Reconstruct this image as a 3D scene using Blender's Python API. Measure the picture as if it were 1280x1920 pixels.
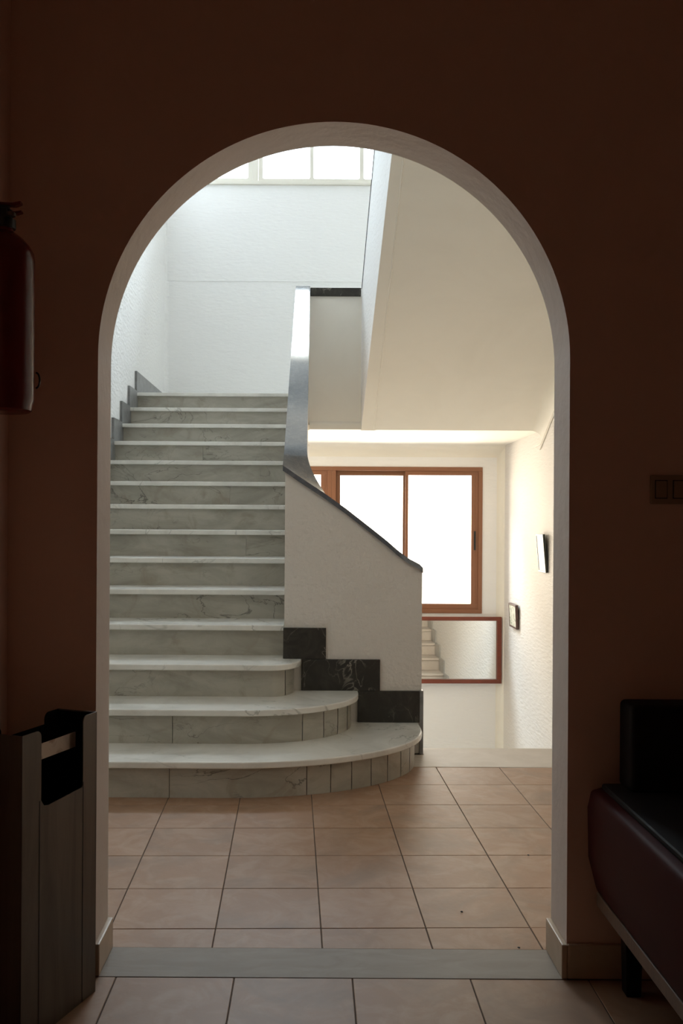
import bpy, bmesh, math, random
from mathutils import Vector, Matrix

# ------------------------------------------------------------------ scene basics
for o in list(bpy.data.objects):
    bpy.data.objects.remove(o, do_unlink=True)
scene = bpy.context.scene
COL = scene.collection
random.seed(7)

# camera: level, 1.30 m above the floor, looking along +Y, lens shift as in the photo
F_PX, VX, VY, H, ROLL = 1806.0, 585.6, 978.6, 1.30, 0.006
cam_d = bpy.data.cameras.new('camera')
cam_d.sensor_fit = 'AUTO'
cam_d.sensor_width = 36.0
cam_d.lens = F_PX / 1920.0 * 36.0
cam_d.shift_x = (640.0 - VX) / 1920.0
cam_d.shift_y = (VY - 960.0) / 1920.0
cam_d.clip_start = 0.05
cam = bpy.data.objects.new('camera', cam_d)
COL.objects.link(cam)
cam.matrix_world = Matrix.Translation((0, 0, H)) @ Matrix.Rotation(math.pi/2, 4, 'X') @ Matrix.Rotation(ROLL, 4, 'Z')
scene.camera = cam

# world: pale daylight
w = bpy.data.worlds.new('world'); scene.world = w
w.use_nodes = True
bg = w.node_tree.nodes['Background']
bg.inputs[0].default_value = (0.80, 0.90, 1.0, 1)
bg.inputs[1].default_value = 1.6

def area_light(name, loc, rot, sx, sz, color, watts):
    d = bpy.data.lights.new(name, 'AREA')
    d.shape = 'RECTANGLE'; d.size = sx; d.size_y = sz
    d.energy = watts; d.color = color
    o = bpy.data.objects.new(name, d); COL.objects.link(o)
    o.location = loc; o.rotation_euler = rot; o.visible_camera = True
    return o
# daylight outside the two windows of the stairwell
YB = 10.60
area_light('daylight_high_window', (0.2, YB+3.5, 7.3), (math.radians(-90), 0, 0), 5.4, 6.2, (0.79, 0.90, 1.0), 4900)
area_light('daylight_low_window', (0.2, YB+3.2, 0.2), (math.radians(-90), 0, 0), 4.8, 4.8, (1.0, 0.84, 0.66), 1380)

scene.view_settings.view_transform = 'Standard'
scene.view_settings.look = 'None'
scene.view_settings.exposure = 0.12
scene.view_settings.gamma = 1.0
scene.view_settings.use_curve_mapping = False
scene.cycles.use_denoising = True
scene.cycles.max_bounces = 14
scene.cycles.diffuse_bounces = 9
scene.cycles.glossy_bounces = 5
scene.cycles.transparent_max_bounces = 12
scene.cycles.sample_clamp_direct = 3.5
scene.cycles.sample_clamp_indirect = 8.0
scene.cycles.caustics_reflective = False
scene.cycles.caustics_refractive = False

# ------------------------------------------------------------------ materials
def mat(name, color, rough=0.6, metal=0.0, spec=0.5, var=None, bump=None, rnd=0.0, coat=0.0):
    """var = (colour2, scale, detail, lo, hi, stretch); bump = (kind, scale, strength, distance, stretch)"""
    m = bpy.data.materials.new(name); m.use_nodes = True
    nt = m.node_tree; b = nt.nodes['Principled BSDF']
    b.inputs['Base Color'].default_value = (*color, 1)
    b.inputs['Roughness'].default_value = rough
    b.inputs['Metallic'].default_value = metal
    b.inputs['Specular IOR Level'].default_value = spec
    if coat: b.inputs['Coat Weight'].default_value = coat
    tc = nt.nodes.new('ShaderNodeTexCoord')
    src = tc.outputs['Object']
    colsock = None
    if rnd:
        # shift the pattern for every piece so that no two look the same
        oi = nt.nodes.new('ShaderNodeObjectInfo')
        mul = nt.nodes.new('ShaderNodeMath'); mul.operation = 'MULTIPLY'; mul.inputs[1].default_value = 37.0
        nt.links.new(oi.outputs['Random'], mul.inputs[0])
        add = nt.nodes.new('ShaderNodeVectorMath'); add.operation = 'ADD'
        nt.links.new(src, add.inputs[0]); nt.links.new(mul.outputs[0], add.inputs[1])
        src = add.outputs[0]
    def mapped(st):
        mp = nt.nodes.new('ShaderNodeMapping'); mp.inputs['Scale'].default_value = st
        nt.links.new(src, mp.inputs[0]); return mp.outputs[0]
    if var:
        for (c2, sc, det, lo, hi, st) in (var if isinstance(var, list) else [var]):
            n = nt.nodes.new('ShaderNodeTexNoise'); n.inputs['Scale'].default_value = sc
            n.inputs['Detail'].default_value = det; n.inputs['Roughness'].default_value = 0.62
            n.inputs['Distortion'].default_value = 1.2
            nt.links.new(mapped(st), n.inputs['Vector'])
            r = nt.nodes.new('ShaderNodeMapRange'); r.inputs[1].default_value = lo; r.inputs[2].default_value = hi
            nt.links.new(n.outputs['Fac'], r.inputs[0])
            mx = nt.nodes.new('ShaderNodeMix'); mx.data_type = 'RGBA'
            nt.links.new(r.outputs[0], mx.inputs['Factor'])
            if colsock: nt.links.new(colsock, mx.inputs['A'])
            else: mx.inputs['A'].default_value = (*color, 1)
            mx.inputs['B'].default_value = (*c2, 1)
            colsock = mx.outputs['Result']
    if rnd:
        mr = nt.nodes.new('ShaderNodeMapRange'); mr.inputs[3].default_value = 1-rnd; mr.inputs[4].default_value = 1+rnd
        nt.links.new(oi.outputs['Random'], mr.inputs[0])
        hs = nt.nodes.new('ShaderNodeHueSaturation')
        nt.links.new(mr.outputs[0], hs.inputs['Value'])
        if colsock: nt.links.new(colsock, hs.inputs['Color'])
        else: hs.inputs['Color'].default_value = (*color, 1)
        colsock = hs.outputs['Color']
    if colsock: nt.links.new(colsock, b.inputs['Base Color'])
    if bump:
        kind, sc, stg, dist, st = bump
        n = nt.nodes.new('ShaderNodeTexNoise'); n.inputs['Scale'].default_value = sc
        n.inputs['Detail'].default_value = 3
        nt.links.new(mapped(st), n.inputs['Vector'])
        h = n.outputs['Fac']
        bp = nt.nodes.new('ShaderNodeBump'); bp.inputs['Strength'].default_value = stg
        bp.inputs['Distance'].default_value = dist
        nt.links.new(h, bp.inputs['Height']); nt.links.new(bp.outputs[0], b.inputs['Normal'])
    return m

def veins(m, vein_col, scale, width, strength, st=(1,1,1)):
    """thin marble veins: ridges of a distorted noise, on top of the base colour"""
    nt = m.node_tree; b = nt.nodes['Principled BSDF']
    prev = b.inputs['Base Color'].links[0].from_socket if b.inputs['Base Color'].links else None
    tc = nt.nodes.new('ShaderNodeTexCoord')
    oi = nt.nodes.new('ShaderNodeObjectInfo')
    mul = nt.nodes.new('ShaderNodeMath'); mul.operation = 'MULTIPLY'; mul.inputs[1].default_value = 53.0
    nt.links.new(oi.outputs['Random'], mul.inputs[0])
    add = nt.nodes.new('ShaderNodeVectorMath'); add.operation = 'ADD'
    nt.links.new(tc.outputs['Object'], add.inputs[0]); nt.links.new(mul.outputs[0], add.inputs[1])
    mp = nt.nodes.new('ShaderNodeMapping'); mp.inputs['Scale'].default_value = st; mp.inputs['Rotation'].default_value = (0.3, 0.7, 0.5)
    nt.links.new(add.outputs[0], mp.inputs[0])
    n = nt.nodes.new('ShaderNodeTexNoise'); n.inputs['Scale'].default_value = scale; n.inputs['Detail'].default_value = 6
    n.inputs['Distortion'].default_value = 1.6
    nt.links.new(mp.outputs[0], n.inputs['Vector'])
    s = nt.nodes.new('ShaderNodeMath'); s.operation = 'SUBTRACT'; s.inputs[1].default_value = 0.5
    nt.links.new(n.outputs['Fac'], s.inputs[0])
    a = nt.nodes.new('ShaderNodeMath'); a.operation = 'ABSOLUTE'; nt.links.new(s.outputs[0], a.inputs[0])
    r = nt.nodes.new('ShaderNodeMapRange'); r.inputs[1].default_value = 0; r.inputs[2].default_value = width
    r.inputs[3].default_value = strength; r.inputs[4].default_value = 0
    nt.links.new(a.outputs[0], r.inputs[0])
    n2 = nt.nodes.new('ShaderNodeTexNoise'); n2.inputs['Scale'].default_value = scale*0.8
    nt.links.new(mp.outputs[0], n2.inputs['Vector'])
    r2 = nt.nodes.new('ShaderNodeMapRange'); r2.inputs[1].default_value = 0.45; r2.inputs[2].default_value = 0.65
    nt.links.new(n2.outputs['Fac'], r2.inputs[0])
    m2 = nt.nodes.new('ShaderNodeMath'); m2.operation = 'MULTIPLY'
    nt.links.new(r.outputs[0], m2.inputs[0]); nt.links.new(r2.outputs[0], m2.inputs[1])
    mx = nt.nodes.new('ShaderNodeMix'); mx.data_type = 'RGBA'
    nt.links.new(m2.outputs[0], mx.inputs['Factor'])
    if prev: nt.links.new(prev, mx.inputs['A'])
    else: mx.inputs['A'].default_value = b.inputs['Base Color'].default_value
    mx.inputs['B'].default_value = (*vein_col, 1)
    nt.links.new(mx.outputs['Result'], b.inputs['Base Color'])
    return m

ONE = (1, 1, 1)
M = {}
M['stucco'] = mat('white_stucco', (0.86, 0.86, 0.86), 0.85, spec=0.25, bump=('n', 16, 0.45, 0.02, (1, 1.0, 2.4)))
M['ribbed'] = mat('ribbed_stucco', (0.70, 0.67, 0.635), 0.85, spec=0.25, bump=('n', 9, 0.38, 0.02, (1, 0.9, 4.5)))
M['plaster'] = mat('smooth_plaster', (0.84, 0.81, 0.74), 0.8, spec=0.25, var=((0.81, 0.78, 0.71), 1.3, 3, 0.4, 0.7, ONE))
M['ceiling'] = mat('ceiling_paint', (0.62, 0.62, 0.62), 0.85, spec=0.2)
M['back_plaster'] = mat('back_wall_plaster', (0.86, 0.86, 0.86), 0.8, spec=0.25, bump=('n', 14, 0.35, 0.01, (1, 1, 3)))
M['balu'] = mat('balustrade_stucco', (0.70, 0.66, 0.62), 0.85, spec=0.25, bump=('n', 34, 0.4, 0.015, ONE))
M['reveal'] = mat('arch_reveal_paint', (0.72, 0.63, 0.58), 0.75, spec=0.25, bump=('n', 20, 0.25, 0.01, ONE))
M['room'] = mat('brown_wall_paint', (0.80, 0.575, 0.48), 0.7, spec=0.3, bump=('n', 16, 0.25, 0.01, ONE))
M['room_ceiling'] = mat('room_ceiling_paint', (0.75, 0.66, 0.58), 0.8, spec=0.2)
M['grout'] = mat('grout', (0.12, 0.095, 0.08), 0.9, spec=0.1)
M['tile'] = mat('ceramic_tile', (0.335, 0.195, 0.122), 0.45, spec=0.18, rnd=0.05,
                var=[((0.38, 0.245, 0.168), 7, 6, 0.42, 0.62, ONE), ((0.27, 0.175, 0.122), 2.5, 4, 0.5, 0.72, ONE)],
                bump=('n', 22, 0.16, 0.006, ONE))
M['base_tile'] = mat('baseboard_tile', (0.52, 0.41, 0.30), 0.4, var=((0.58, 0.47, 0.36), 8, 5, 0.4, 0.65, ONE))
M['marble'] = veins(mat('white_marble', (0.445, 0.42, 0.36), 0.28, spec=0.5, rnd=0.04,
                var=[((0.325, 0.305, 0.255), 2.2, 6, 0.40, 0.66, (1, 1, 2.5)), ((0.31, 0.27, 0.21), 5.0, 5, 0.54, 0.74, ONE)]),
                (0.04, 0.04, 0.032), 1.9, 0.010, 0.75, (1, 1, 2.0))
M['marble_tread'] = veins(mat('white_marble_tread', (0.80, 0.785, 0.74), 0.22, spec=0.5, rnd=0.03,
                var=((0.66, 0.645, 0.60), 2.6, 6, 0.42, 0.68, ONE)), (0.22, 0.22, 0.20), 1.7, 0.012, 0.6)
M['marble_grey'] = mat('grey_marble', (0.17, 0.17, 0.17), 0.35, rnd=0.08, var=((0.24, 0.245, 0.25), 9, 6, 0.4, 0.65, ONE))
M['marble_mid'] = mat('mid_grey_marble', (0.34, 0.33, 0.31), 0.35, rnd=0.08, var=((0.42, 0.41, 0.39), 9, 6, 0.4, 0.65, ONE))
M['threshold'] = mat('threshold_marble', (0.29, 0.245, 0.21), 0.6, spec=0.25, var=((0.335, 0.29, 0.25), 4, 6, 0.4, 0.66, (1, 3, 1)))
M['marble_dark'] = veins(mat('dark_marble', (0.028, 0.025, 0.021), 0.45, spec=0.35, rnd=0.05,
                var=((0.055, 0.05, 0.042), 9, 6, 0.45, 0.75, ONE)), (0.34, 0.32, 0.28), 4.2, 0.014, 1.0, (1, 1, 0.8))
M['coping'] = mat('polished_dark_marble', (0.11, 0.12, 0.14), 0.06, spec=1.0, var=((0.16, 0.175, 0.20), 30, 5, 0.45, 0.7, ONE))
M['strip'] = mat('pale_marble_strip', (0.54, 0.48, 0.42), 0.5, var=((0.60, 0.54, 0.48), 4, 5, 0.4, 0.65, ONE))
M['alu'] = mat('brown_aluminium', (0.25, 0.105, 0.052), 0.42, metal=0.0, spec=0.5)
M['alu_in'] = mat('brown_aluminium_inner', (0.20, 0.085, 0.038), 0.45, spec=0.5)
M['wood'] = mat('mahogany_frame', (0.21, 0.050, 0.026), 0.4, var=((0.15, 0.035, 0.02), 6, 4, 0.4, 0.7, (1, 1, 12)))
M['white_frame'] = mat('cream_window_paint', (0.74, 0.71, 0.64), 0.5)
M['black'] = mat('black_plastic', (0.012, 0.012, 0.012), 0.4)
M['liner'] = mat('black_liner', (0.006, 0.006, 0.006), 0.9, spec=0.1)
M['steel'] = mat('brushed_steel', (0.17, 0.15, 0.132), 0.45, metal=0.85, var=((0.125, 0.11, 0.097), 5, 6, 0.4, 0.7, (3, 3, 0.3)))
M['worn_steel'] = mat('stained_steel', (0.55, 0.47, 0.40), 0.5, metal=0.6, var=((0.32, 0.22, 0.15), 18, 6, 0.5, 0.66, ONE))
M['red'] = mat('red_enamel', (0.13, 0.008, 0.006), 0.25, spec=0.5)
M['seat_red'] = mat('dark_red_leatherette', (0.045, 0.002, 0.0012), 0.6, spec=0.12)
M['seat_black'] = mat('black_leatherette', (0.008, 0.006, 0.006), 0.6, spec=0.2)
M['seat_wood'] = mat('seat_rail_wood', (0.16, 0.095, 0.06), 0.5, var=((0.12, 0.07, 0.045), 6, 4, 0.4, 0.7, (1, 8, 1)))
M['switch'] = mat('cream_switch_plastic', (0.34, 0.25, 0.17), 0.4)
M['paper'] = mat('print_paper', (0.62, 0.60, 0.50), 0.6, var=[((0.28, 0.31, 0.22), 16, 4, 0.46, 0.60, ONE), ((0.16, 0.17, 0.13), 30, 3, 0.58, 0.68, ONE)])
M['cream_card'] = mat('cream_print_card', (0.85, 0.82, 0.70), 0.6)
M['pic_frame'] = mat('dark_green_frame', (0.030, 0.035, 0.025), 0.4)
M['pic_frame2'] = mat('brown_picture_frame', (0.085, 0.045, 0.035), 0.4)

def glass_mat():
    m = bpy.data.materials.new('window_glass'); m.use_nodes = True
    nt = m.node_tree; nt.nodes.clear()
    out = nt.nodes.new('ShaderNodeOutputMaterial')
    t = nt.nodes.new('ShaderNodeBsdfTransparent'); t.inputs[0].default_value = (0.97, 0.98, 0.97, 1)
    g = nt.nodes.new('ShaderNodeBsdfGlossy'); g.inputs['Roughness'].default_value = 0.03
    mx = nt.nodes.new('ShaderNodeMixShader')
    mx.inputs[0].default_value = 0.05; nt.links.new(t.outputs[0], mx.inputs[1]); nt.links.new(g.outputs[0], mx.inputs[2])
    nt.links.new(mx.outputs[0], out.inputs[0]); return m
M['glass'] = glass_mat()
M['mirror'] = mat('mirror_silver', (0.93, 0.95, 0.94), 0.015, metal=1.0)

# ------------------------------------------------------------------ mesh helpers
class MB:
    def __init__(s): s.v = []; s.f = []
    def add(s, vs, fs):
        n = len(s.v); s.v += [tuple(p) for p in vs]; s.f += [tuple(i+n for i in f) for f in fs]; return s
    def box(s, x0, x1, y0, y1, z0, z1):
        return s.add([(x0,y0,z0),(x1,y0,z0),(x1,y1,z0),(x0,y1,z0),(x0,y0,z1),(x1,y0,z1),(x1,y1,z1),(x0,y1,z1)],
                     [(0,3,2,1),(4,5,6,7),(0,1,5,4),(1,2,6,5),(2,3,7,6),(3,0,4,7)])
    def prism(s, poly, a0, a1, axis):
        """extrude a 2-D polygon along axis: 'x' takes (y,z), 'y' takes (x,z), 'z' takes (x,y)"""
        def P(p, a):
            return (a,p[0],p[1]) if axis=='x' else (p[0],a,p[1]) if axis=='y' else (p[0],p[1],a)
        n = len(poly)
        vs = [P(p,a0) for p in poly] + [P(p,a1) for p in poly]
        fs = [tuple(range(n))[::-1], tuple(range(n,2*n))] + [(i,(i+1)%n,(i+1)%n+n,i+n) for i in range(n)]
        return s.add(vs, fs)
    def lathe(s, prof, c=(0,0,0), seg=40):
        vs = []; fs = []
        for r,z in prof:
            for i in range(seg):
                a = 2*math.pi*i/seg; vs.append((c[0]+r*math.cos(a), c[1]+r*math.sin(a), c[2]+z))
        for j in range(len(prof)-1):
            for i in range(seg):
                k=(i+1)%seg; fs.append((j*seg+i,j*seg+k,(j+1)*seg+k,(j+1)*seg+i))
        fs.append(tuple(range(seg))[::-1]); fs.append(tuple(range((len(prof)-1)*seg, len(prof)*seg)))
        return s.add(vs, fs)
    def tube(s, pts, r, seg=10):
        pts = [Vector(p) for p in pts]; vs=[]; fs=[]
        up = Vector((0.31,0.2,0.93)).normalized()
        for i,p in enumerate(pts):
            d = (pts[min(i+1,len(pts)-1)]-pts[max(i-1,0)]).normalized()
            u = d.cross(up)
            if u.length < 1e-3: u = d.cross(Vector((1,0,0)))
            u.normalize(); v = d.cross(u)
            for k in range(seg):
                a = 2*math.pi*k/seg; vs.append(p+u*(r*math.cos(a))+v*(r*math.sin(a)))
        for i in range(len(pts)-1):
            for k in range(seg):
                q=(k+1)%seg; fs.append((i*seg+k,i*seg+q,(i+1)*seg+q,(i+1)*seg+k))
        fs.append(tuple(range(seg))); fs.append(tuple(range((len(pts)-1)*seg,len(pts)*seg)))
        return s.add(vs, fs)

def mesh_of(name, mb, bevel=0.0, seg=2, smooth=False, off=(0,0,0)):
    bm = bmesh.new()
    vs = [bm.verts.new((p[0]-off[0], p[1]-off[1], p[2]-off[2])) for p in mb.v]
    for f in mb.f:
        try: bm.faces.new([vs[i] for i in f])
        except ValueError: pass
    bmesh.ops.recalc_face_normals(bm, faces=bm.faces)
    if bevel:
        es = [e for e in bm.edges if len(e.link_faces)==2 and e.calc_face_angle(0) > 0.6]
        bmesh.ops.bevel(bm, geom=es, offset=bevel, segments=seg, affect='EDGES', profile=0.6, clamp_overlap=True)
    me = bpy.data.meshes.new(name); bm.to_mesh(me); bm.free()
    if smooth:
        for p in me.polygons: p.use_smooth = True
        me.set_sharp_from_angle(angle=math.radians(35))
    return me

def root_loc(o):
    while o.parent: o = o.parent
    return o.location

def obj(name, mb, material, parent=None, bevel=0.0, seg=2, smooth=False, world=True, loc=None, label=None):
    """one mesh object; vertices are world coordinates unless world=False (then local to the parent)"""
    off = (0,0,0)
    if parent is not None and world: off = root_loc(parent)
    elif loc is not None: off = loc
    me = mesh_of(name, mb, bevel, seg, smooth, off)
    me.materials.append(M[material])
    o = bpy.data.objects.new(name, me); COL.objects.link(o)
    if parent is not None: o.parent = parent
    elif loc is not None: o.location = loc
    if label: o['label'] = label
    return o

def tag(o, label, cat, group=None):
    o['label'] = label; o['category'] = cat
    if group: o['group'] = group
    return o
def thing(name, label, cat, loc=(0,0,0), rotz=0.0, group=None):
    o = bpy.data.objects.new(name, None); COL.objects.link(o); o.empty_display_size = 0.1
    o.location = loc; o.rotation_euler = (0,0,rotz)
    return tag(o, label, cat, group)
def struct(name, mb, material, label=None, cat=None, **k):
    o = obj(name, mb, material, **k); o['kind'] = 'structure'
    if label: o['label'] = label
    if cat: o['category'] = cat
    return o

# ------------------------------------------------------------------ key dimensions
R, G, Y1, T = 0.1773, 0.3365, 4.486, 0.032         # riser, going, first nosing, tread thickness
XL, XR = -1.64, 2.10                                # side walls of the stairwell
YF, YI = 2.76, 2.935                                # arch wall front and back face
YE = Y1 + 13*G                                      # front edge of the upper landing
ZL = 14*R                                           # upper landing level
SL = R/G
YR = 5.42                                           # face of the balustrade's return
ZTOP = 6.75                                         # stairwell ceiling
ZLOW = -11*R                                        # lower landing level
RXL, RXR, RYB, RZT = -0.872, 2.3, -2.6, 3.15        # the room in front of the arch
AX, AR, AZ = 0.059, 0.676, 1.771                    # arch centre, radius, springing

# ------------------------------------------------------------------ the setting
def arch_wall():
    arc = [(AX+AR*math.cos(a), AZ+AR*math.sin(a)) for a in [math.pi*i/72 for i in range(73)]]   # right -> left
    mb = MB()
    x0, x1, z0, z1 = -1.9, 2.5, -0.05, ZTOP+0.2
    for y, flip in ((YF, False), (YI, True)):
        vs = []; fs = []
        def q(*ps):
            n = len(vs); vs.extend((p[0], y, p[1]) for p in ps); f = tuple(range(n, n+len(ps))); fs.append(f[::-1] if flip else f)
        q((x0,z0),(AX-AR,z0),(AX-AR,AZ),(x0,AZ)); q((AX+AR,z0),(x1,z0),(x1,AZ),(AX+AR,AZ))
        zt = AZ+AR+0.15
        for i in range(72):
            a, b = arc[i], arc[i+1]
            q(b, a, (a[0], zt), (b[0], zt))
        q((x0,AZ),(AX-AR,AZ),(AX-AR,zt),(x0,zt)); q((AX+AR,AZ),(x1,AZ),(x1,zt),(AX+AR,zt))
        q((x0,zt),(x1,zt),(x1,z1),(x0,z1))
        mb.add(vs, fs)
    return mb, arc
mb, arc = arch_wall()
wf = struct('wall_front', mb, 'room', 'dark brown painted wall pierced by the round arch', 'wall')
# painted reveal of the arch (intrados and jambs), a shell that lines the opening
prof = [(AX+AR, 0.0)] + arc + [(AX-AR, 0.0)]
rv = MB(); vs=[]; fs=[]
for y in (YF, YI):
    for p in prof: vs.append((p[0], y, p[1]))
n=len(prof)
for i in range(n-1): fs.append((i, i+1, i+1+n, i+n))
rv.add(vs, fs)
ro = obj('reveal', rv, 'reveal', wf, smooth=True, label='pale painted reveal of the arch')
# the stair side of the same wall is white: a thin coat of plaster over the foyer face
back = MB()
for (xa,xb,za,zb) in ((XL, AX-AR, 0.0, AZ),(AX+AR, XR, 0.0, AZ),(XL, XR, AZ+AR+0.15, ZTOP)):
    back.box(xa,xb,YI,YI+0.004,za,zb)
zt = AZ+AR+0.15
for i in range(72):
    a,b = arc[i],arc[i+1]
    back.prism([b,a,(a[0],zt),(b[0],zt)], YI, YI+0.004, 'y')
back.box(XL,AX-AR,YI,YI+0.004,AZ,zt); back.box(AX+AR,XR,YI,YI+0.004,AZ,zt)
obj('plaster_coat', back, 'plaster', wf, label='pale paint on the stair side of the arch wall')

struct('wall_left', MB().box(XL-0.2, XL, YI, YB+0.2, ZLOW-0.1, ZTOP), 'stucco', 'white rough stucco wall beside the rising stair', 'wall')
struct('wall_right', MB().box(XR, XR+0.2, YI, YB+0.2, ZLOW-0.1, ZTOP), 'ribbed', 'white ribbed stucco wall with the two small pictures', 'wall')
WX0, WX1, WZ0, WZ1 = -1.45, 1.868, 0.303, 1.913      # brown window
HX0, HX1, HZ0, HZ1 = -1.60, 2.02, 5.018, 6.27        # high window
bw = MB()
def wall_with_holes(mb, x0, x1, z0, z1, y0, y1, holes):
    zs = sorted({z0, z1, *[h[2] for h in holes], *[h[3] for h in holes]})
    for za, zb in zip(zs, zs[1:]):
        cuts = sorted([(h[0],h[1]) for h in holes if h[2] <= za+1e-6 and h[3] >= zb-1e-6])
        x = x0
        for a,b in cuts:
            if a > x: mb.box(x,a,y0,y1,za,zb)
            x = b
        if x < x1: mb.box(x,x1,y0,y1,za,zb)
wall_with_holes(bw, XL, XR, ZLOW-0.1, ZTOP, YB, YB+0.2, [(WX0,WX1,WZ0,WZ1),(HX0,HX1,HZ0,HZ1)])
wb = struct('wall_back', bw, 'back_plaster', 'white far wall of the stairwell with both windows', 'wall')
obj('upper_band', MB().box(XL, XR, YB-0.007, YB, 3.94, HZ0-0.0), 'back_plaster', wb, bevel=0.005, label='slightly raised upper wall field under the high window')
struct('ceiling', MB().box(-1.9, XR+0.2, YI, YB+0.2, ZTOP, ZTOP+0.2), 'ceiling', 'white stairwell ceiling above the high window', 'ceiling')
# foyer soffit: slab of the upper floor over the entrance of the stairwell
struct('ceiling_foyer', MB().box(XL, XR, YI+0.004, 4.35, ZL+14*R-0.28, ZL+14*R), 'plaster', 'white slab of the upper floor above the stair foyer', 'ceiling')
# room in front of the arch
struct('wall_room_left', MB().box(RXL-0.15, RXL, RYB, YF, -0.05, RZT), 'room', 'dark brown side wall behind the steel bin', 'wall')
struct('wall_room_right', MB().box(RXR, RXR+0.15, RYB, YF, -0.05, RZT), 'room', 'dark brown side wall beyond the seat', 'wall')
struct('wall_room_back', MB().box(RXL-0.15, RXR+0.15, RYB-0.15, RYB, -0.05, RZT), 'room', 'dark brown wall at the rear of the room', 'wall')
struct('ceiling_room', MB().box(RXL-0.15, RXR+0.15, RYB-0.15, YF, RZT, RZT+0.15), 'room_ceiling', 'dim ceiling of the room before the arch', 'ceiling')

# ---- floors: a grout bed with every tile laid on it
ZG = -0.0025
fl = struct('floor', MB().box(XL, XR, YI, 5.13, -0.2, ZG).box(XL, 0.62, 5.13, 5.6, -0.2, ZG), 'grout', 'pinkish beige tiled floor at the foot of the stair', 'floor')
fr = struct('floor_room', MB().box(RXL-0.1, RXR+0.1, RYB, YF, -0.2, ZG), 'grout', 'beige tiled floor of the dark room', 'floor')
def clip(poly, axis, val, keep_less):
    out=[]; n=len(poly)
    for i in range(n):
        a,b=poly[i],poly[(i+1)%n]
        ia=(a[axis]<=val) if keep_less else (a[axis]>=val); ib=(b[axis]<=val) if keep_less else (b[axis]>=val)
        if ia: out.append(a)
        if ia!=ib:
            t=(val-a[axis])/(b[axis]-a[axis]); out.append((a[0]+t*(b[0]-a[0]), a[1]+t*(b[1]-a[1])))
    return out
def lay_tiles(parent, rect, size, rot, ox, oy, skip=None, gap=0.0034):
    """tile grid lines at u = ox + i*size, v = oy + j*size with u = cX - sY, v = sX + cY"""
    c, s = math.cos(rot), math.sin(rot)
    x0,x1,y0,y1 = rect; h = size/2-gap/2
    shared = None
    corners=[(c*x-s*y, s*x+c*y) for x in (x0,x1) for y in (y0,y1)]
    i0=int(math.floor((min(p[0] for p in corners)-ox)/size)); i1=int(math.ceil((max(p[0] for p in corners)-ox)/size))
    j0=int(math.floor((min(p[1] for p in corners)-oy)/size)); j1=int(math.ceil((max(p[1] for p in corners)-oy)/size))
    for i in range(i0,i1):
        for j in range(j0,j1):
            u,v=ox+(i+.5)*size, oy+(j+.5)*size
            sq=[(u-h,v-h),(u+h,v-h),(u+h,v+h),(u-h,v+h)]
            poly=[(c*a+s*b, -s*a+c*b) for a,b in sq]
            full=poly
            for ax,val,less in ((0,x0,False),(0,x1,True),(1,y0,False),(1,y1,True)):
                if poly: poly=clip(poly,ax,val,less)
            if len(poly)<3: continue
            area=abs(sum(poly[k][0]*poly[(k+1)%len(poly)][1]-poly[(k+1)%len(poly)][0]*poly[k][1] for k in range(len(poly))))/2
            if area<0.0006: continue
            cx=sum(p[0] for p in poly)/len(poly); cy=sum(p[1] for p in poly)/len(poly)
            if skip and skip(cx,cy): continue
            dz=random.uniform(-0.0004,0.0003)
            if len(poly)==4 and abs(area-(2*h)**2)<1e-6:
                if shared is None:
                    shared=mesh_of('tile', MB().prism([(-h,-h),(h,-h),(h,h),(-h,h)],-0.009,0.0,'z'),0.0012,1); shared.materials.append(M['tile'])
                o=bpy.data.objects.new('tile', shared); COL.objects.link(o); o.parent=parent
                o.location=(cx,cy,dz); o.rotation_euler=(0,0,-rot)
            else:
                me=mesh_of('tile', MB().prism([(p[0]-cx,p[1]-cy) for p in poly],-0.009,0.0,'z'),0.0012,1); me.materials.append(M['tile'])
                o=bpy.data.objects.new('tile', me); COL.objects.link(o); o.parent=parent; o.location=(cx,cy,dz)
lay_tiles(fl, (XL, XR, YI+0.002, 5.126), 0.3362, -0.0213, -0.572, 4.7616, skip=lambda x,y: (y>4.95 and x<0.3))
lay_tiles(fr, (RXL, RXR, 0.4, YF-0.016), 0.3362, 0.0, -0.215, 2.76-0.3362*8)
far_tiles = MB()
obj('rear_tiles', MB().box(RXL, RXR, RYB, 0.398, -0.009, 0.0), 'tile', fr)['kind']='stuff'
struct('trim_1', MB().box(AX-AR, AX+AR, YF-0.014, YI, -0.02, 0.001), 'threshold', 'grey marble threshold slab under the arch', 'threshold', bevel=0.0015)

# baseboards of the arch wall: tile strips around the jamb feet
def baseboard(name, pieces, label):
    first = None
    for p in pieces:
        m = MB().box(*p)
        if first is None: first = struct(name, m, 'base_tile', label, 'baseboard', bevel=0.004)
        else: obj('base_tile', m, 'base_tile', first, bevel=0.004, world=True)
baseboard('baseboard_left', [(AX-AR, AX-AR+0.017, YF-0.014, YI+0.002, 0.001, 0.092), (RXL, AX-AR, YF-0.014, YF, 0.0, 0.092)], 'beige tile skirting at the arch jamb behind the steel bin')
baseboard('baseboard_right', [(AX+AR-0.017, AX+AR, YF-0.014, YI+0.002, 0.001, 0.098), (AX+AR, RXR, YF-0.014, YF, 0.0, 0.098)], 'beige tile skirting at the arch jamb beside the red seat')

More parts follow.
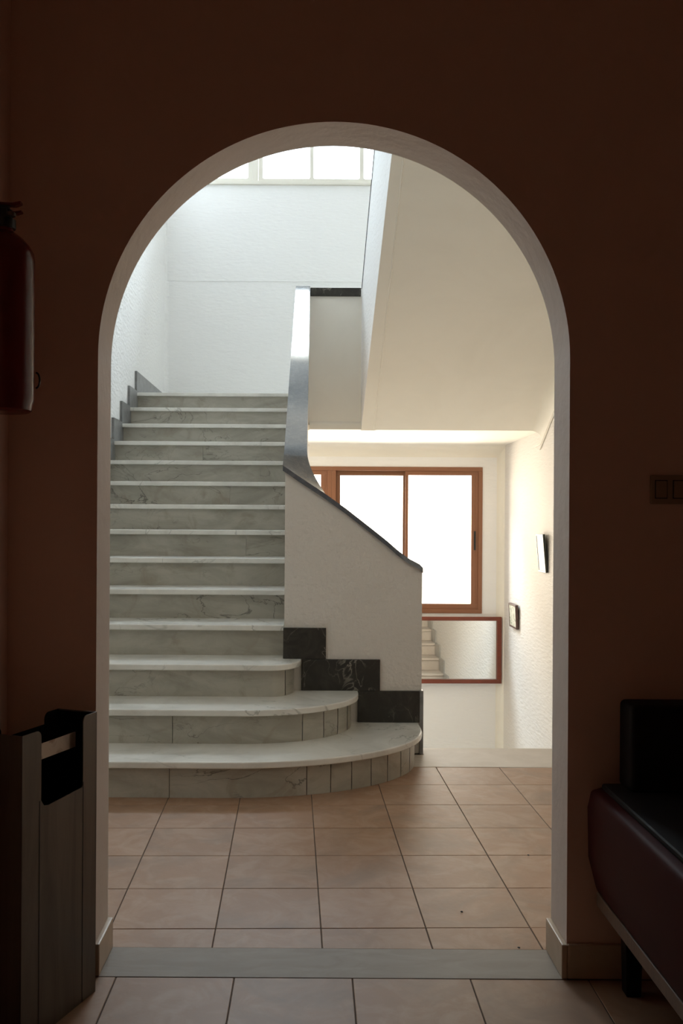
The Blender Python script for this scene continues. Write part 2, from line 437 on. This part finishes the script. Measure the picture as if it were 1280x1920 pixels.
# ------------------------------------------------------------------ rising stair
def ell(nose, x_c, y_c, a, inset=0.0, y_end=YR-0.001, n=18):
    """front outline of a flared step from the left wall, round the curved end, to the return wall"""
    b = y_c - nose
    pts = [(x_c + (a-inset)*math.sin(t), y_c - (b-inset)*math.cos(t)) for t in [math.pi/2*i/n for i in range(n+1)]]
    return pts + [(x_c + a - inset, y_end)]
FLARE = {1: (-0.40, 5.25, 1.00), 2: (-0.35, 5.35, 0.61), 3: (-0.22, 5.39, 0.163)}
st = thing('staircase', 'grey-veined white marble staircase rising from the tiled foyer, lower steps flared and rounded', 'staircase', ((XL-0.165)/2, Y1, 0))
OV = 0.040                                          # nosing overhang
XT0, XT1 = XL+0.001, -0.160
for k in range(1, 15):
    nose = Y1 + (k-1)*G; z = k*R
    if k in FLARE:
        o = ell(nose, *FLARE[k])
        poly = [(XT0, nose)] + o + [(XT1, YR-0.001), (XT1, nose+G+OV+0.02), (XT0, nose+G+OV+0.02)]
        if nose+G+OV+0.02 < YR: poly = [(XT0, nose)] + o + [(XT0, YR-0.001)]
    elif k == 14:
        poly = [(XT0, nose), (XT1, nose), (XT1, nose+0.33), (XT0, nose+0.33)]
    else:
        poly = [(XT0, nose), (XT1, nose), (XT1, nose+G+OV+0.02), (XT0, nose+G+OV+0.02)]
    obj('tread', MB().prism(poly, z-T, z, 'z'), 'marble_tread', st, bevel=0.008, seg=3)
    # riser slabs below this tread
    zr0, zr1 = (k-1)*R, z-T
    y = nose+OV; th = 0.02
    if k in FLARE:
        x_c, y_c, a = FLARE[k]
        path_o = ell(nose, x_c, y_c, a, OV, n=60); path_i = ell(nose, x_c, y_c, a, OV+th, n=60)
        joints = {1: [-1.62, -0.665, -0.02, 0.095, 0.198, 0.297, 0.384, 0.459, 0.515, 0.70], 2: [-1.62, -0.70, -0.045, 0.065, 0.14, 0.195, 0.40], 3: [-1.62, -0.143, 0.2]}[k]
        for j0, j1 in zip(joints, joints[1:]):
            g = 0.0016
            xa, xb = j0+g, j1-g
            full_o = [(XT0, y)] + path_o; full_i = [(XT0, y+th)] + path_i
            so=[]; si=[]
            def cut(path, xa, xb):
                out=[]
                for p,q in zip(path, path[1:]):
                    if q[0]-p[0] < 1e-9:
                        if xa <= p[0] <= xb and out: out.append(q)
                        continue
                    lo=max(p[0],xa); hi=min(q[0],xb)
                    if lo<hi:
                        f=lambda x: (x, p[1]+(q[1]-p[1])*(x-p[0])/(q[0]-p[0]))
                        if not out: out.append(f(lo))
                        out.append(f(hi))
                return out
            so=cut(full_o,xa,xb); si=cut(full_i,xa,xb)
            if len(so)<2 or len(si)<2: continue
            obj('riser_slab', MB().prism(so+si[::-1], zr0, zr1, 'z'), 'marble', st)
    else:
        js = {5: [XT0, -1.30, XT1], 9: [XT0, -0.62, XT1], 11: [XT0, -0.9, XT1], 7: [XT0, -0.45, XT1]}.get(k, [XT0, XT1])
        for j0, j1 in zip(js, js[1:]):
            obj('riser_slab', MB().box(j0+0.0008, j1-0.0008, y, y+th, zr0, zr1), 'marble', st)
# core under the treads
core = [(Y1+3*G+OV+0.021, 0.0)]
for k in range(4, 14):
    yy = Y1+(k-1)*G+OV+0.021; core += [(yy, (k-1)*R), (yy, k*R-T-0.001)]
yy = YE+OV+0.021
core += [(yy, 13*R), (yy, ZL-0.33), (YE-0.05, ZL-0.36), (Y1+4*G, 0.0)]
obj('core', MB().prism(core, XT0, XT1, 'x'), 'plaster', st)
# stepped grey skirting along the left wall
for k in range(1, 14):
    y0 = Y1+(k-1)*G-0.012; y1_ = y0+G if k < 14 else YB-0.002
    top = k*R+0.19
    p = [(y0, (k-1)*R+0.02 if k > 1 else 0.0), (y0+0.06, (k-1)*R+0.02 if k>1 else 0.0), (y0+0.06, k*R-0.01), (y1_, k*R-0.01), (y1_, top), (y0, top)]
    obj('skirting_slab', MB().prism(p, XL+0.0005, XL+0.021, 'x'), 'marble_grey', st, label='grey marble stepped skirting')

# upper landing
lp = struct('floor_landing', MB().box(XL+0.001, XR-0.001, YE+0.061, YB-0.001, 2.15, ZL-0.001), 'plaster', 'half landing below the high window', 'floor')
obj('slab', MB().box(XL+0.022, XR-0.002, YE+0.331, YB-0.014, ZL-0.001, ZL+0.0), 'marble_tread', lp)
obj('skirting_slab', MB().box(XL+0.0005, XL+0.021, YE-0.012, YB-0.052, 13*R+0.02, ZL+0.195), 'marble_grey', lp, label='grey marble skirting of the landing')

# ------------------------------------------------------------------ balustrade of the rising stair
BX0, BX1 = -0.155, -0.045
bl = thing('balustrade', 'low white stucco stair wall with dark polished coping, turning outward at its foot', 'balustrade', (0.2, YR+0.06, 0.0))
def zc(Y): return 1.640 + 0.536*(Y-5.5)             # top of the sloping coping
RP = [(-0.165, 1.616), (-0.10, 1.570), (-0.027, 1.522), (0.06, 1.466), (0.193, 1.372), (0.344, 1.255), (0.42, 1.195), (0.48, 1.143), (0.54, 1.098), (0.58, 1.078), (0.606, 1.064), (0.620, 1.045)]
def zr(x):                                          # top of the coping on the return wall
    for (a,za),(b,zb) in zip(RP, RP[1:]):
        if a <= x <= b: return za+(zb-za)*(x-a)/(b-a)
    return RP[0][1] if x < RP[0][0] else RP[-1][1]
TC = 0.030
# panel closing the landing edge between the two flights
pn = thing('landing_parapet', 'plain cream parapet panel with thick dark coping at the edge of the half landing', 'parapet', (0.2, YE+0.06, 2.15))
SF0 = 0.442
def sfx(Y): return SF0 + 0.0155*(YE-Y)              # well-side face of the second flight's wall
obj('panel', MB().box(-0.0445, SF0-0.001, YE+0.005, YE+0.12, 2.20, 3.377), 'plaster', pn)
obj('lower_edge', MB().prism([(YE-0.020, 2.150), (YE+0.06, 2.150), (YE+0.06, 2.225), (YE+0.004, 2.225), (YE-0.012, 2.212), (YE-0.020, 2.195)], -0.033, SF0-0.001, 'x'), 'plaster', pn, smooth=True)
obj('coping', MB().box(-0.033, SF0-0.007, YE-0.02, YE+0.135, 3.377, 3.452), 'marble_dark', pn, bevel=0.006, label='thick black marble coping')

# coping: swept cross-sections (stair side, well side)
sec = []; bod = []
N = 40
for i in range(N+1):
    Y = YE+0.10 - (YE+0.10-5.66)*i/N
    sec.append(((-0.168, Y, zc(Y)), (-0.034, Y, zc(Y))))
    bod.append(((BX0, Y), (BX1, Y), max(-0.02, (Y-5.70)/(YE-5.70)*2.15)))
NC = 24
for i in range(1, NC):                              # warped corner piece
    t = i/NC
    a = t*math.pi/2
    # outer edge runs round the corner of the return wall, inner edge round a small curve
    u = min(1.0, t/0.625); w_ = max(0.0, (t-0.625)/0.375)
    ox_, oy_ = -0.168+0.248*w_, 5.66-0.26*u
    ix_, iy_ = -0.034+0.114*(1-math.cos(a)), 5.66-0.105*math.sin(a)
    zo = zc(5.66)*(1-u)+1.616*u if w_ == 0 else zr(max(-0.165, ox_))
    zi = zc(5.66)*(1-t) + zr(0.08)*t
    sec.append(((ox_, oy_, zo), (ix_, iy_, zi)))
    bod.append(((BX0+(0.08-BX0)*w_, 5.66-(5.66-YR)*u), (BX1+(0.08-BX1)*(1-math.cos(a)), 5.66-0.12*math.sin(a)), 0.001))
xs = [0.08 + (0.622-0.08)*i/30 for i in range(31)]
for x in xs:
    sec.append(((x, 5.40, zr(x)), (x, 5.555, zr(x))))
    bod.append(((min(x, 0.619), YR), (min(x, 0.619), YR+0.12), 0.001))
cp = MB(); vs=[]; fs=[]
for (a,b) in sec: vs += [a, b, (b[0],b[1],b[2]-TC), (a[0],a[1],a[2]-TC)]
for i in range(len(sec)-1):
    for j in range(4):
        k=(j+1)%4; fs.append((i*4+j, i*4+k, i*4+4+k, i*4+4+j))
fs.append((0,1,2,3)); n=(len(sec)-1)*4; fs.append((n+3,n+2,n+1,n))
cp.add(vs, fs)
obj('coping', cp, 'coping', bl, smooth=True, label='dark polished marble coping')
bb = MB(); vs=[]; fs=[]
for (o_, i_, zb), (so_, si_) in zip(bod, sec):
    vs += [(*o_, so_[2]-TC+0.004), (*i_, si_[2]-TC+0.004), (*i_, zb), (*o_, zb)]
for i in range(len(bod)-1):
    for j in range(4):
        k=(j+1)%4; fs.append((i*4+j, i*4+k, i*4+4+k, i*4+4+j))
fs.append((0,1,2,3)); n=(len(bod)-1)*4; fs.append((n+3,n+2,n+1,n))
bb.add(vs, fs)
obj('wall_body', bb, 'balu', bl)
# dark marble skirting on the return wall
for p in ((-0.160, 0.080, 3*R+0.0005, 0.705), (-0.058, 0.384, 2*R+0.0005, 0.529), (0.259, 0.607, R+0.0005, 0.3535)):
    x0,x1,z0,z1 = p
    obj('skirting_slab', MB().box(x0,x1,YR-0.020,YR,z0,z1), 'marble_dark', bl, bevel=0.0015, seg=1, label='black veined marble skirting')
obj('skirting_slab', MB().box(0.607,0.628,YR-0.020,YR+0.14,0.001,0.357), 'marble_grey', bl, bevel=0.002, seg=1, label='grey marble end slab of the skirting')

# ------------------------------------------------------------------ second flight (seen from below)
uf = thing('upper_flight', 'underside of the returning upper stair flight, smooth cream plaster', 'staircase', (1.27, YE, 2.15))
YT = YE - 13*G
def zs(Y): return 2.150 + SL*(YE-Y)                  # soffit plane
so = [(YE, 2.150)]
steps = [(YE+0.06, 2.15), (YE+0.06, ZL-0.002)]
for k in range(14):
    yk = YE - k*G + 0.0
    steps += [(yk, ZL+k*R-0.002), (yk, ZL+(k+1)*R-0.002)]
steps += [(YT-0.14, ZL+14*R-0.002), (YT-0.14, zs(YT)+0.04), (YT, zs(YT)), (YE, 2.15)]
obj('slab', MB().prism(steps, SF0+0.13, XR-0.001, 'x'), 'plaster', uf)
obj('soffit_bead', MB().tube([(0.562, YE-0.01, zs(YE-0.01)-0.001), (0.562, YT, zs(YT)-0.001)], 0.0075, 8), 'plaster', uf, smooth=True)
def swall(x_off0, x_off1, zlo, zhi, ya, yb):
    vs=[]
    for Y in (ya, yb):
        for (xo, zf) in ((x_off0, zlo),(x_off1, zlo),(x_off1, zhi),(x_off0, zhi)):
            vs.append((sfx(Y)+xo, Y, zf(Y)))
    return MB().add(vs, [(0,1,2,3),(7,6,5,4),(0,4,5,1),(1,5,6,2),(2,6,7,3),(3,7,4,0)])
obj('side_wall', swall(0, 0.13, lambda Y: zs(Y)-0.002, lambda Y: 3.43+SL*(YE-Y), YE+0.004, YT-0.1), 'stucco', uf, label='rough white stucco side of the upper flight')
obj('coping', swall(-0.006, 0.145, lambda Y: 3.43+SL*(YE-Y), lambda Y: 3.46+SL*(YE-Y), YE-0.021, YT-0.1), 'coping', uf)

obj('soffit_edge', swall(0.001, 0.135, lambda Y: zs(Y)-0.003, lambda Y: zs(Y)-0.0005, YE+0.002, YT), 'plaster', uf)
# coves in the corners (concave quarter rounds)
def cove(name, p0, p1, c_dir_a, c_dir_b, r, material='plaster', n=10):
    """p0,p1: corner line end points; a, b: unit directions away from the corner along both surfaces"""
    A, B = Vector(c_dir_a), Vector(c_dir_b); pts=[]
    for i in range(n+1):
        t = math.pi/2*i/n
        pts.append(A*(r*(1-math.sin(t))) + B*(r*(1-math.cos(t))))
    pts = [Vector((0,0,0))] + pts
    m=len(pts)
    vs=[Vector(p0)+p for p in pts]+[Vector(p1)+p for p in pts]
    fs=[tuple(range(m)), tuple(range(2*m-1,m-1,-1))]+[(i,(i+1)%m,(i+1)%m+m,i+m) for i in range(m)]
    return MB().add(vs, fs)
cv = cove('c', (XR, YB, ZLOW), (XR, YB, 2.15), (-1,0,0), (0,-1,0), 0.075)
obj('corner_cove', cv, 'plaster', wb, smooth=True)
obj('corner_cove', cove('c', (XL, YB, ZL), (XL, YB, ZTOP), (1,0,0), (0,-1,0), 0.05), 'stucco', wb, smooth=True)
obj('soffit_cove', cove('c', (-0.04, YB, 2.15), (XR, YB, 2.15), (0,-1,0), (0,0,-1), 0.13), 'plaster', wb, smooth=True)
nrm = Vector((0, -SL, -1)).normalized()              # out of the soffit
obj('side_cove', cove('c', (XR-0.001, YE, 2.15), (XR-0.001, YT, zs(YT)), (-1,0,0), nrm, 0.10), 'plaster', uf, smooth=True)
obj('wall_bead', MB().tube([(XR-0.0085, YE+0.2, 2.15-0.13), (XR-0.0085, YE-0.02, 2.15-0.12), (XR-0.0085, YT, zs(YT)-0.12)], 0.008, 8), 'plaster', uf, smooth=True)
obj('wall_bead', MB().tube([(XR-0.0085, YE+0.02, 2.15-0.17), (XR-0.0085, YT, zs(YT)-0.15)], 0.006, 8), 'plaster', uf, smooth=True)

# ------------------------------------------------------------------ descending stair
lf = thing('lower_flight', 'pale marble stair going down behind the rounded bottom step, top tread level with floor', 'staircase', (1.3, 5.13, 0))
DG = (YE-5.566)/10.0; DX0, DX1 = 0.630, XR-0.001
core = []
for k in range(11):
    ya = 5.13 if k == 0 else 5.566+(k-1)*DG-0.02
    yb = 5.566+k*DG
    z = -k*R
    if k == 0: tp = MB().prism([(0.45, ya), (DX1, ya), (DX1, yb), (DX0, yb), (DX0, YR-0.022), (0.45, YR-0.022)], z-T, z, 'z')
    else: tp = MB().box(DX0, DX1, ya, yb, z-T, z)
    obj('tread', tp, 'strip', lf, bevel=0.006)
    obj('riser_slab', MB().box(DX0, DX1, yb-0.05, yb-0.03, z-R+0.0005, z-T-0.0005), 'strip', lf)
    top = -k*R+0.19
    obj('skirting_slab', MB().prism([(ya+0.02 if k else ya, z), (yb, z), (yb, z-R), (yb+0.012, z-R), (yb+0.012, top), (ya+0.02 if k else ya+0.2, top)], XR-0.021, XR-0.0005, 'x'), 'marble_mid', lf) if k else None
struct('wall_under_stair', MB().box(-0.15, DX0-0.002, 5.56, 5.70, ZLOW-0.1, -0.21).prism([(5.70, ZLOW-0.1), (YE, ZLOW-0.1), (YE, 2.1), (5.70, 0.0)], -0.15, -0.05, 'x'), 'plaster', 'white wall below the rising stair', 'wall')
struct('wall_under_floor', MB().box(XL, XR, 4.95, 5.12, ZLOW-0.1, -0.21), 'plaster', 'white wall under the foyer floor edge', 'wall')
struct('floor_lower', MB().box(XL, XR, 5.1, YB, ZLOW-0.15, ZLOW), 'marble_tread', 'pale lower landing under the brown window', 'floor')

# ------------------------------------------------------------------ brown sliding window
wn = thing('window_1', 'brown aluminium sliding window, blown out by daylight, above the mirror', 'window', (0.2, YB, WZ0)); wn['kind']='structure'
def frame(mb, x0,x1,z0,z1,wd,y0,y1, wb_=None, wt=None):
    wb_ = wb_ or wd; wt = wt or wd
    mb.box(x0,x1,y0,y1,z0,z0+wb_); mb.box(x0,x1,y0,y1,z1-wt,z1); mb.box(x0,x0+wd,y0,y1,z0+wb_,z1-wt); mb.box(x1-wd,x1,y0,y1,z0+wb_,z1-wt); return mb
MIDX = 0.210
for (a,b) in ((WX0, MIDX), (MIDX, WX1)):
    o = obj('outer_frame', frame(MB(), a, b, WZ0+0.001, WZ1-0.001, 0.045, YB-0.012, YB+0.09), 'alu', wn, bevel=0.004)
    mid = 1.035 if a == MIDX else (WX0+MIDX)/2
    # two sashes: the left one runs in the rear track
    s1 = obj('sash', frame(MB(), a+0.042, mid+0.016, WZ0+0.040, WZ1-0.042, 0.053 if a==MIDX else 0.06, YB+0.045, YB+0.075, 0.065, 0.055), 'alu_in', wn, bevel=0.003)
    obj('pane', MB().box(a+0.09, mid-0.03, YB+0.058, YB+0.062, WZ0+0.10, WZ1-0.09), 'glass', s1)
    s2 = obj('sash', frame(MB(), mid-0.016, b-0.042, WZ0+0.040, WZ1-0.042, 0.034, YB+0.005, YB+0.035, 0.065, 0.050), 'alu', wn, bevel=0.003)
    obj('stile', MB().box(b-0.120, b-0.076, YB+0.004, YB+0.034, WZ0+0.10, WZ1-0.09), 'alu', s2, bevel=0.003)
    obj('pane', MB().box(mid+0.012, b-0.115, YB+0.018, YB+0.022, WZ0+0.10, WZ1-0.09), 'glass', s2)
    if a == MIDX:
        obj('pull', MB().box(b-0.092, b-0.070, YB-0.004, YB+0.006, 1.00, 1.21), 'black', s2, bevel=0.004, label='black recessed window pull')

# ------------------------------------------------------------------ high casement window
hw = thing('window_2', 'cream painted high window with round-cornered panes, white with daylight', 'window', (0.2, YB, HZ0)); hw['kind']='structure'
def rounded(x0,x1,z0,z1,r,n=5):
    out=[]
    for cx,cz,a0 in ((x1-r,z0+r,-90),(x1-r,z1-r,0),(x0+r,z1-r,90),(x0+r,z0+r,180)):
        for i in range(n+1):
            a=math.radians(a0+90*i/n); out.append((cx+r*math.cos(a), cz+r*math.sin(a)))
    return out
def pane_surround(mb, cell, hole, r, y0, y1):
    """a rectangular cell with a rounded-corner hole: ring of quads front and back"""
    h = rounded(*hole, r); n=len(h)
    x0,x1,z0,z1 = cell; cx=(hole[0]+hole[1])/2; cz=(hole[2]+hole[3])/2
    def outp(p):
        # project outward on to the cell border, by quadrant of the corner arcs
        X = x1 if p[0]>=hole[1]-r-1e-9 and p[0]>cx else x0 if p[0]<=hole[0]+r+1e-9 else p[0]
        Z = z1 if p[1]>=hole[3]-r-1e-9 and p[1]>cz else z0 if p[1]<=hole[2]+r+1e-9 else p[1]
        return (X,Z)
    o=[outp(p) for p in h]
    vs=[(p[0],y0,p[1]) for p in o]+[(p[0],y0,p[1]) for p in h]+[(p[0],y1,p[1]) for p in o]+[(p[0],y1,p[1]) for p in h]
    fs=[]
    for i in range(n):
        k=(i+1)%n
        fs += [(i,k,n+k,n+i),(2*n+i,3*n+i,3*n+k,2*n+k),(n+i,n+k,3*n+k,3*n+i)]
    mb.add(vs,fs)
obj('outer_frame', frame(MB(), HX0, HX1, HZ0, HZ1, 0.035, YB-0.02, YB+0.10, 0.03, 0.05), 'white_frame', hw, bevel=0.004)
obj('sill', MB().box(HX0, HX1, YB-0.045, YB-0.0, HZ0-0.02, HZ0+0.008), 'white_frame', hw, bevel=0.006)
units = [[(-1.545, -1.275), (-1.245, -0.730)], [(-0.570, -0.050), (-0.010, 0.497), (0.541, 1.050)], [(1.21, 1.56), (1.59, 1.965)]]
rows = [(5.075, 5.815), (5.845, 6.205)]
for u in units:
    fx0, fx1 = u[0][0]-0.045, u[-1][1]+0.045
    sash = MB()
    cols = [fx0] + [(p[1]+q[0])/2 for p,q in zip(u,u[1:])] + [fx1]
    rz = [HZ0+0.03, (rows[0][1]+rows[1][0])/2, HZ1-0.05]
    s = MB()
    for i,(a,b) in enumerate(u):
        for j,(c,d) in enumerate(rows):
            pane_surround(s, (cols[i], cols[i+1], rz[j], rz[j+1]), (a,b,c,d), 0.022, YB+0.0, YB+0.045)
    so_ = obj('sash', s, 'white_frame', hw)
    for i,(a,b) in enumerate(u):
        for j,(c,d) in enumerate(rows):
            obj('pane', MB().box(a-0.008, b+0.008, YB+0.020, YB+0.024, c-0.008, d+0.008), 'glass', so_)
for xa, xb in ((-0.683, -0.619), (1.100, 1.163)):
    obj('post', MB().box(xa, xb, YB-0.014, YB+0.06, HZ0+0.03, HZ1-0.05), 'white_frame', hw, bevel=0.004)

# ------------------------------------------------------------------ mirror under the window
mr = thing('wall_mirror', 'wide framed mirror below the brown window, showing marble steps', 'mirror', (1.31, YB-0.016, -0.459))
MROT = 0.026
MX0, MX1, MZ0, MZ1 = 0.55, 2.078, -0.459, 0.270
obj('mirror_frame', frame(MB(), MX0, MX1, MZ0, MZ1, 0.047, YB-0.050, YB-0.016, 0.042, 0.042), 'wood', mr, bevel=0.003, label='mahogany mirror frame')
mr.rotation_euler = (0, 0, MROT); mr.location.y -= 0.018
mg = obj('mirror_glass', MB().box(MX0+0.04, MX1-0.04, YB-0.036, YB-0.030, MZ0+0.036, MZ1-0.036), 'mirror', mr)
obj('backboard', MB().box(MX0+0.02, MX1-0.02, YB-0.024, YB-0.017, MZ0+0.02, MZ1-0.02), 'black', mr)

# ------------------------------------------------------------------ pictures on the right wall
def picture(name, label, near, far, z0, z1, lean, frame_m, print_m, depth, fw, cat='picture'):
    """local frame: origin at bottom edge on the wall, x = out of the wall (world -X), leaning out at the top"""
    wdt = far-near; hgt = z1-z0
    r = thing(name, label, cat, (XR-0.004-depth*0.0, (near+far)/2, z0))
    r.rotation_euler = (0, -lean, 0)
    hw_ = wdt/2
    fm = MB()
    for (a,b,c,d) in ((-hw_,hw_,0,fw),(-hw_,hw_,hgt-fw,hgt),(-hw_,-hw_+fw,fw,hgt-fw),(hw_-fw,hw_,fw,hgt-fw)):
        fm.box(-depth, -0.001, a, b, c, d)
    obj('picture_frame', fm, frame_m, r, bevel=0.002, world=False)
    obj('print', MB().box(-depth+0.004, -depth+0.007, -hw_+fw*0.8, hw_-fw*0.8, fw*0.8, hgt-fw*0.8), print_m, r, world=False)
    obj('backing', MB().box(-depth+0.010, -0.002, -hw_+fw*0.7, hw_-fw*0.7, fw*0.7, hgt-fw*0.7), frame_m, r, world=False)
    return r
picture('framed_picture', 'cream picture in a dark frame leaning out from the ribbed wall', 8.56, 8.83, 0.860, 1.205, 0.085, 'pic_frame', 'cream_card', 0.022, 0.016)
picture('framed_picture', 'small brown-framed landscape print near the mirror', 9.74, 10.08, 0.225, 0.470, 0.05, 'pic_frame2', 'paper', 0.030, 0.018)

# ------------------------------------------------------------------ fire extinguisher on the room's side wall
fe = thing('fire_extinguisher', 'red fire extinguisher hanging on the dark wall left of the arch', 'extinguisher', (-0.790, 2.45, 1.575))
rr = 0.078
obj('cylinder', MB().lathe([(0.066,0.0),(0.072,0.004),(0.074,0.018),(rr,0.030),(rr,0.385),(0.075,0.405),(0.066,0.422),(0.050,0.440),(0.034,0.452),(0.026,0.458),(0.024,0.470)], seg=56), 'red', fe, smooth=True, world=False)
vl = obj('valve', MB().lathe([(0.030,0.466),(0.031,0.474),(0.031,0.488),(0.024,0.492),(0.023,0.512),(0.016,0.516),(0.016,0.522)], seg=32).box(-0.016,0.016,-0.030,0.012,0.488,0.510), 'black', fe, smooth=True, world=False)
obj('gauge', MB().lathe([(0.012,0),(0.012,0.008),(0.010,0.010)], c=(0.0,0,0), seg=20), 'steel', vl, smooth=True, world=False).location = (0.024, -0.018, 0.492)
obj('lever', MB().prism([(-0.05,0.526),(0.030,0.522),(0.046,0.528),(0.046,0.534),(0.026,0.530),(-0.05,0.534)], -0.011, 0.011, 'y'), 'red', fe, world=False, bevel=0.002)
obj('carry_handle', MB().prism([(-0.03,0.508),(0.034,0.502),(0.048,0.506),(0.048,0.511),(0.032,0.508),(-0.03,0.514)], -0.010, 0.010, 'y'), 'red', fe, world=False, bevel=0.002)
obj('hose', MB().tube([(-0.01,-0.03,0.498),(-0.035,-0.055,0.47),(-0.045,-0.076,0.40),(-0.048,-0.084,0.30),(-0.048,-0.080,0.20),(-0.048,-0.078,0.12)], 0.009, 10), 'black', fe, smooth=True, world=False)
obj('safety_loop', MB().tube([(0.076+0.010*math.sin(a), 0.03, 0.085+0.020*math.cos(a)) for a in [math.pi*i/10 for i in range(11)]], 0.0025, 8), 'black', fe, smooth=True, world=False)
obj('bracket', MB().box(-0.081,-0.074,-0.02,0.02,0.12,0.44), 'black', fe, world=False)

# ------------------------------------------------------------------ steel bin
BA = math.radians(20.0); BW, BD, BH = 0.330, 0.125, 0.772
bn = thing('steel_bin', 'tall slim brushed steel litter bin with notched top and black inside', 'bin', (-0.592, 2.661, 0.0))
# local x: along the front from the far edge towards the near edge; local y: into the bin
bn.rotation_euler = (0, 0, math.atan2(-math.cos(BA), -math.sin(BA)))
n0, n1, nb = 0.066, 0.252, 0.575                     # notch from/to and its floor
rim = 0.025
def face_poly():
    c = 0.018
    p = [(0,0),(BW,0),(BW,BH)]
    p += [(n1+c,BH)] + [(n1+c*(1-math.sin(a)), BH-c*(1-math.cos(a))) for a in (0.4,0.8,1.2,1.57)]
    p += [(n1, nb+0.02),(n1-0.012, nb+0.004),(n1-0.03, nb),(n0+0.004, nb+0.006),(n0, nb+0.012)]
    p += [(n0-c*(1-math.sin(a)), BH-c*(1-math.cos(a))) for a in (1.57,1.2,0.8,0.4)] + [(n0-c,BH)]
    p += [(0,BH)]
    return p
sgn = -1                                            # bin depth lies at local -y
def bpart(name, mb, m, parent=bn, **k): return obj(name, mb, m, parent, world=False, **k)
TH = 0.003
front = bpart('front_panel', MB().prism(face_poly(), 0, sgn*TH, 'y'), 'steel')
bpart('rear_panel', MB().prism(face_poly(), sgn*BD, sgn*(BD-TH), 'y'), 'liner')
bpart('side_panel', MB().box(0, TH, -BD, 0, 0, BH), 'steel')
bpart('side_panel', MB().box(BW-TH, BW, -BD, 0, 0, BH), 'steel')
bpart('base', MB().box(0.004, BW-0.004, -BD+0.004, -0.004, 0.0, 0.02), 'black')
bpart('liner', MB().box(0.008, BW-0.008, -BD+0.006, -0.006, 0.02, nb-0.03), 'liner')
bpart('liner', MB().box(0.004, 0.006, -BD+0.005, -0.005, nb-0.05, BH-0.003), 'liner')
bpart('liner', MB().box(BW-0.006, BW-0.004, -BD+0.005, -0.005, nb-0.05, BH-0.003), 'liner')
bpart('inner_shield', MB().box(n0-0.03, n1+0.03, -BD+0.004, -BD+0.006, nb-0.02, 0.742), 'liner')
bpart('ash_tray', MB().box(n0-0.004, n1+0.004, -0.030, -0.027, 0.687, 0.727), 'worn_steel', label='stained steel ash tray lip')
bpart('ash_tray_floor', MB().box(n0-0.004, n1+0.004, -BD+0.02, -0.030, 0.684, 0.688), 'liner')
for xx in (n0-0.001, n1+0.006):
    bpart('seam', MB().box(xx-0.0016, xx+0.0016, 0.0, 0.0008, 0.0, nb+0.02), 'black', front)

# ------------------------------------------------------------------ upholstered seat against the arch wall
se = thing('upholstered_seat', 'dark red upholstered seat with black back, standing against the arch wall', 'seat', (1.15, 2.40, 0.0))
SX0, SX1, SY0, SY1 = 0.780, 1.52, 1.95, 2.725
cush = [(SX0+0.028, 0.262), (SX1-0.028, 0.262), (SX1, 0.30), (SX1, 0.500), (SX1-0.01, 0.548), (SX1-0.04, 0.556), (SX0+0.04, 0.556), (SX0+0.010, 0.548), (SX0, 0.50), (SX0+0.003, 0.36)]
obj('seat_cushion', MB().prism(cush, SY0, SY1, 'y'), 'seat_red', se, bevel=0.012, seg=3, smooth=True)
obj('seat_pad', MB().box(SX0+0.035, SX1-0.035, SY0+0.02, SY1-0.02, 0.553, 0.572), 'seat_black', se, bevel=0.009, seg=3, smooth=True)
obj('rail', MB().box(SX0+0.026, SX1-0.026, SY0+0.01, SY1-0.01, 0.225, 0.262), 'seat_wood', se, bevel=0.003, label='pale wooden base rail')
obj('backrest', MB().box(0.870, 1.43, SY1-0.11, SY1+0.005, 0.560, 0.806), 'seat_black', se, bevel=0.02, seg=4, smooth=True, label='black backrest cushion')
for x in (SX0+0.11, SX1-0.11):
    for y in (SY0+0.10, SY1-0.06):
        obj('leg', MB().prism([(x-0.02,0.0),(x+0.02,0.0),(x+0.026,0.226),(x-0.026,0.226)], y-0.022, y+0.022, 'y'), 'seat_black', se, bevel=0.003)

# ------------------------------------------------------------------ light switch
sw = thing('light_switch', 'double light switch plate on the brown wall above the seat', 'switch', (1.03, YF, 1.357))
obj('plate', MB().box(0.965, 1.095, YF-0.010, YF, 1.357, 1.440), 'switch', sw, bevel=0.004, seg=3)
for a in (0.979, 1.030):
    obj('rocker', MB().box(a, a+0.031, YF-0.0145, YF-0.009, 1.375, 1.423), 'switch', sw, bevel=0.002)
    obj('rocker_gap', MB().box(a-0.0025, a+0.0335, YF-0.0106, YF-0.0096, 1.3725, 1.4255), 'black', sw)

# ------------------------------------------------------------------ crumbs on the floor
for cx, cy, sz, lb in ((0.506, 3.216, 0.0042, 'tiny dark crumb in the open field of a foyer floor tile'), (0.852, 3.767, 0.0042, 'tiny dark crumb close to a grout joint of the foyer tiles'),
                       (0.639, 2.946, 0.0042, 'tiny dark crumb at the inner edge of the grey threshold slab')):
    m = MB(); m.lathe([(0.4, 0.0), (1.0, 0.35), (0.85, 0.9), (0.3, 1.25)], seg=7)
    m.v = [(p[0]*sz*(1+0.3*math.sin(5*p[1])), p[1]*sz, p[2]*sz*0.7) for p in m.v]
    o = obj('floor_crumb', m, 'black', None, world=False)
    o.location = (cx, cy, 0.0006)
    tag(o, lb, 'crumb', 'crumbs on the foyer floor')
